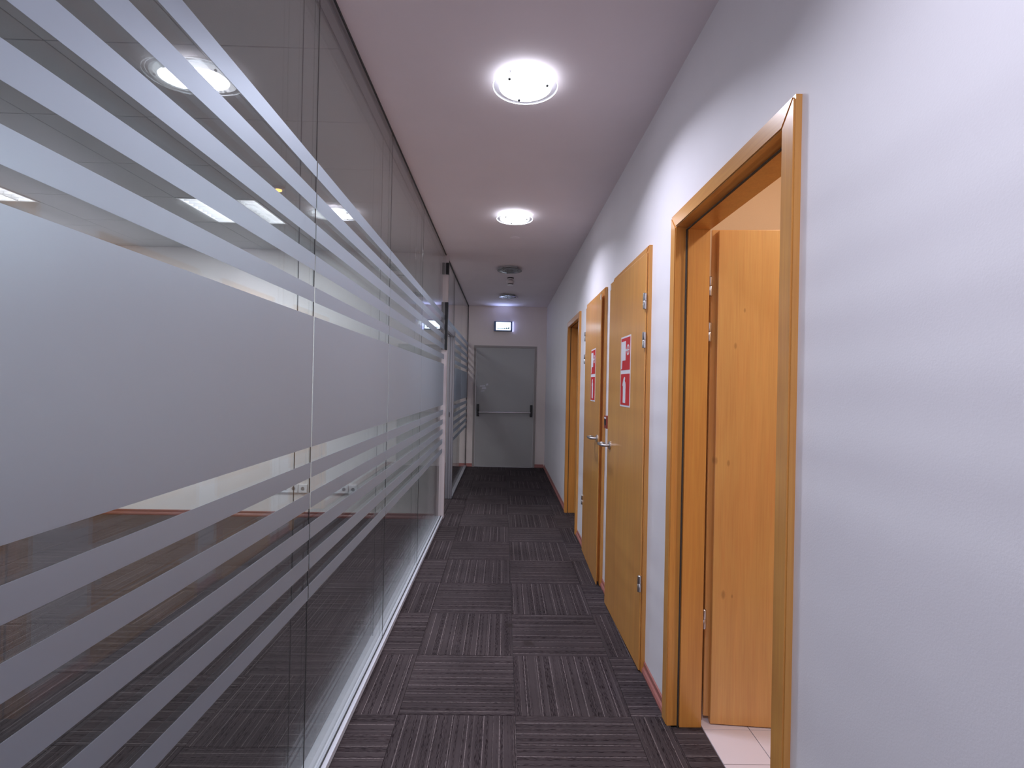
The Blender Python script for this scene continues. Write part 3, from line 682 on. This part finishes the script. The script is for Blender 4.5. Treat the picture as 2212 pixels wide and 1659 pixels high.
# ------------------------------------------------------------------ office things
def troffer(x, y, label, power=1.0):
    t = thing('ceiling_light', label, 'ceiling light', (x+G/2, y+G/2, H), group='square louvred office ceiling lights')
    s = G/2-0.004
    obj('frame', join(B(-s, s, -s, -s+0.016, -0.003, 0.004), B(-s, s, s-0.016, s, -0.003, 0.004), B(-s, -s+0.016, -s+0.016, s-0.016, -0.003, 0.004), B(s-0.016, s, -s+0.016, s-0.016, -0.003, 0.004)), m_louvre, t)
    obj('housing', join(B(-s, s, -s, s, 0.085, 0.09), B(-s, -s+0.003, -s, s, 0.004, 0.085), B(s-0.003, s, -s, s, 0.004, 0.085), B(-s, s, -s, -s+0.003, 0.004, 0.085), B(-s, s, s-0.003, s, 0.004, 0.085)), m_louvre, t)
    for k in range(4):
        cx = -0.216+0.144*k
        obj('tube', tube([(cx, -s+0.02, 0.052), (cx, s-0.02, 0.052)], 0.013, 10), m_trof, t, smooth=True)
    for k in range(1, 4):
        cx = -0.288+0.144*k
        obj('louvre_rib', prism([(cx-0.016, 0.045), (cx-0.004, 0.0), (cx+0.004, 0.0), (cx+0.016, 0.045)], -s+0.016, s-0.016, 'y'), m_louvre, t)
    ld = bpy.data.lights.new('panel_light', 'AREA'); ld.size = 0.5; ld.energy = TROF_W*power; ld.color = (0.88, 0.92, 1.0)
    lo = bpy.data.objects.new('panel_light', ld); COL.objects.link(lo); lo.parent = t; lo.location = (0, 0, -0.006)
    for k in range(1, 9):
        cy = -s+0.016+(2*s-0.032)*k/9
        obj('louvre_blade', B(-s+0.016, s-0.016, cy-0.001, cy+0.001, 0.004, 0.040), m_louvre, t)
    return t
troffer(*TROFFERS[0], 'lit louvred square light in the near office, seen between the frosted stripes')
troffer(*TROFFERS[1], 'lit louvred square light at the far left edge of the near office')
troffer(*TROFFERS[2], 'lit louvred square light in the far office beyond the doorway', 0.75)
troffer(*TROFFERS[3], 'lit louvred square light deep in the far office', 0.5)
troffer(*TROFFERS[4], 'unseen louvred square light added beside the viewpoint to brighten the near office')  # extra panel outside the view, added to lift the near office brightness
def socket(x, z, n, label):
    t = thing('socket', label, 'socket', (x, RY, z), group='white wall sockets low on the office wall')
    obj('plate', B(-0.0425*n, 0.0425*n, -0.016, 0, -0.044, 0.044, bev=0.003), m_socket, t)
    for k in range(n):
        cx = -0.0425*n+0.085*(k+0.5)
        w_ = obj('well', lathe([(0.022, 0), (0.022, -0.0015), (0.019, -0.0015)], 20, 'y', (cx, -0.016, 0)), m_socket, t, smooth=True)
        obj('well_hole', lathe([(0.0185, 0), (0.0185, -0.0008)], 20, 'y', (cx, -0.0172, 0)), m_hole, t)
    return t
socket(-2.245, 0.300, 3, 'triple white socket plate, left one seen under the frosted band')
socket(-2.065, 0.300, 1, 'single white socket right beside the left triple plate')
socket(-1.725, 0.300, 3, 'triple white socket plate nearer the glass, right of the pane joint')
socket(-1.545, 0.300, 1, 'single white socket right beside the right triple plate')
ai = thing('detector', 'small round ceiling detector with amber light in the near office', 'detector', (-1.621, 3.735, H))
obj('base', lathe([(0.040, 0), (0.040, -0.010), (0.030, -0.016)], 24), m_white_alu, ai, smooth=True)
obj('amber_lens', lathe([(0.022, -0.016), (0.022, -0.024), (0.014, -0.028)], 20), m_amber, ai, smooth=True)

# ------------------------------------------------------------------ washroom lamp (above the opening, out of view)
wl = thing('ceiling_lamp', 'round opal lamp on the washroom ceiling', 'ceiling lamp', (1.55, 1.35, H))
obj('base', lathe([(0.12, 0), (0.12, -0.02)], 32), m_white, wl)
obj('opal_shade', lathe([(0.115, -0.02), (0.11, -0.05), (0.07, -0.07), (0.02, -0.075)], 32), m_disc, wl, smooth=True)
ld = bpy.data.lights.new('washroom_light', 'AREA'); ld.shape = 'DISK'; ld.size = 0.2; ld.energy = WASH_W; ld.color = (1.0, 0.93, 0.86)
lo = bpy.data.objects.new('washroom_light', ld); COL.objects.link(lo); lo.parent = wl; lo.location = (0, 0, -0.085)
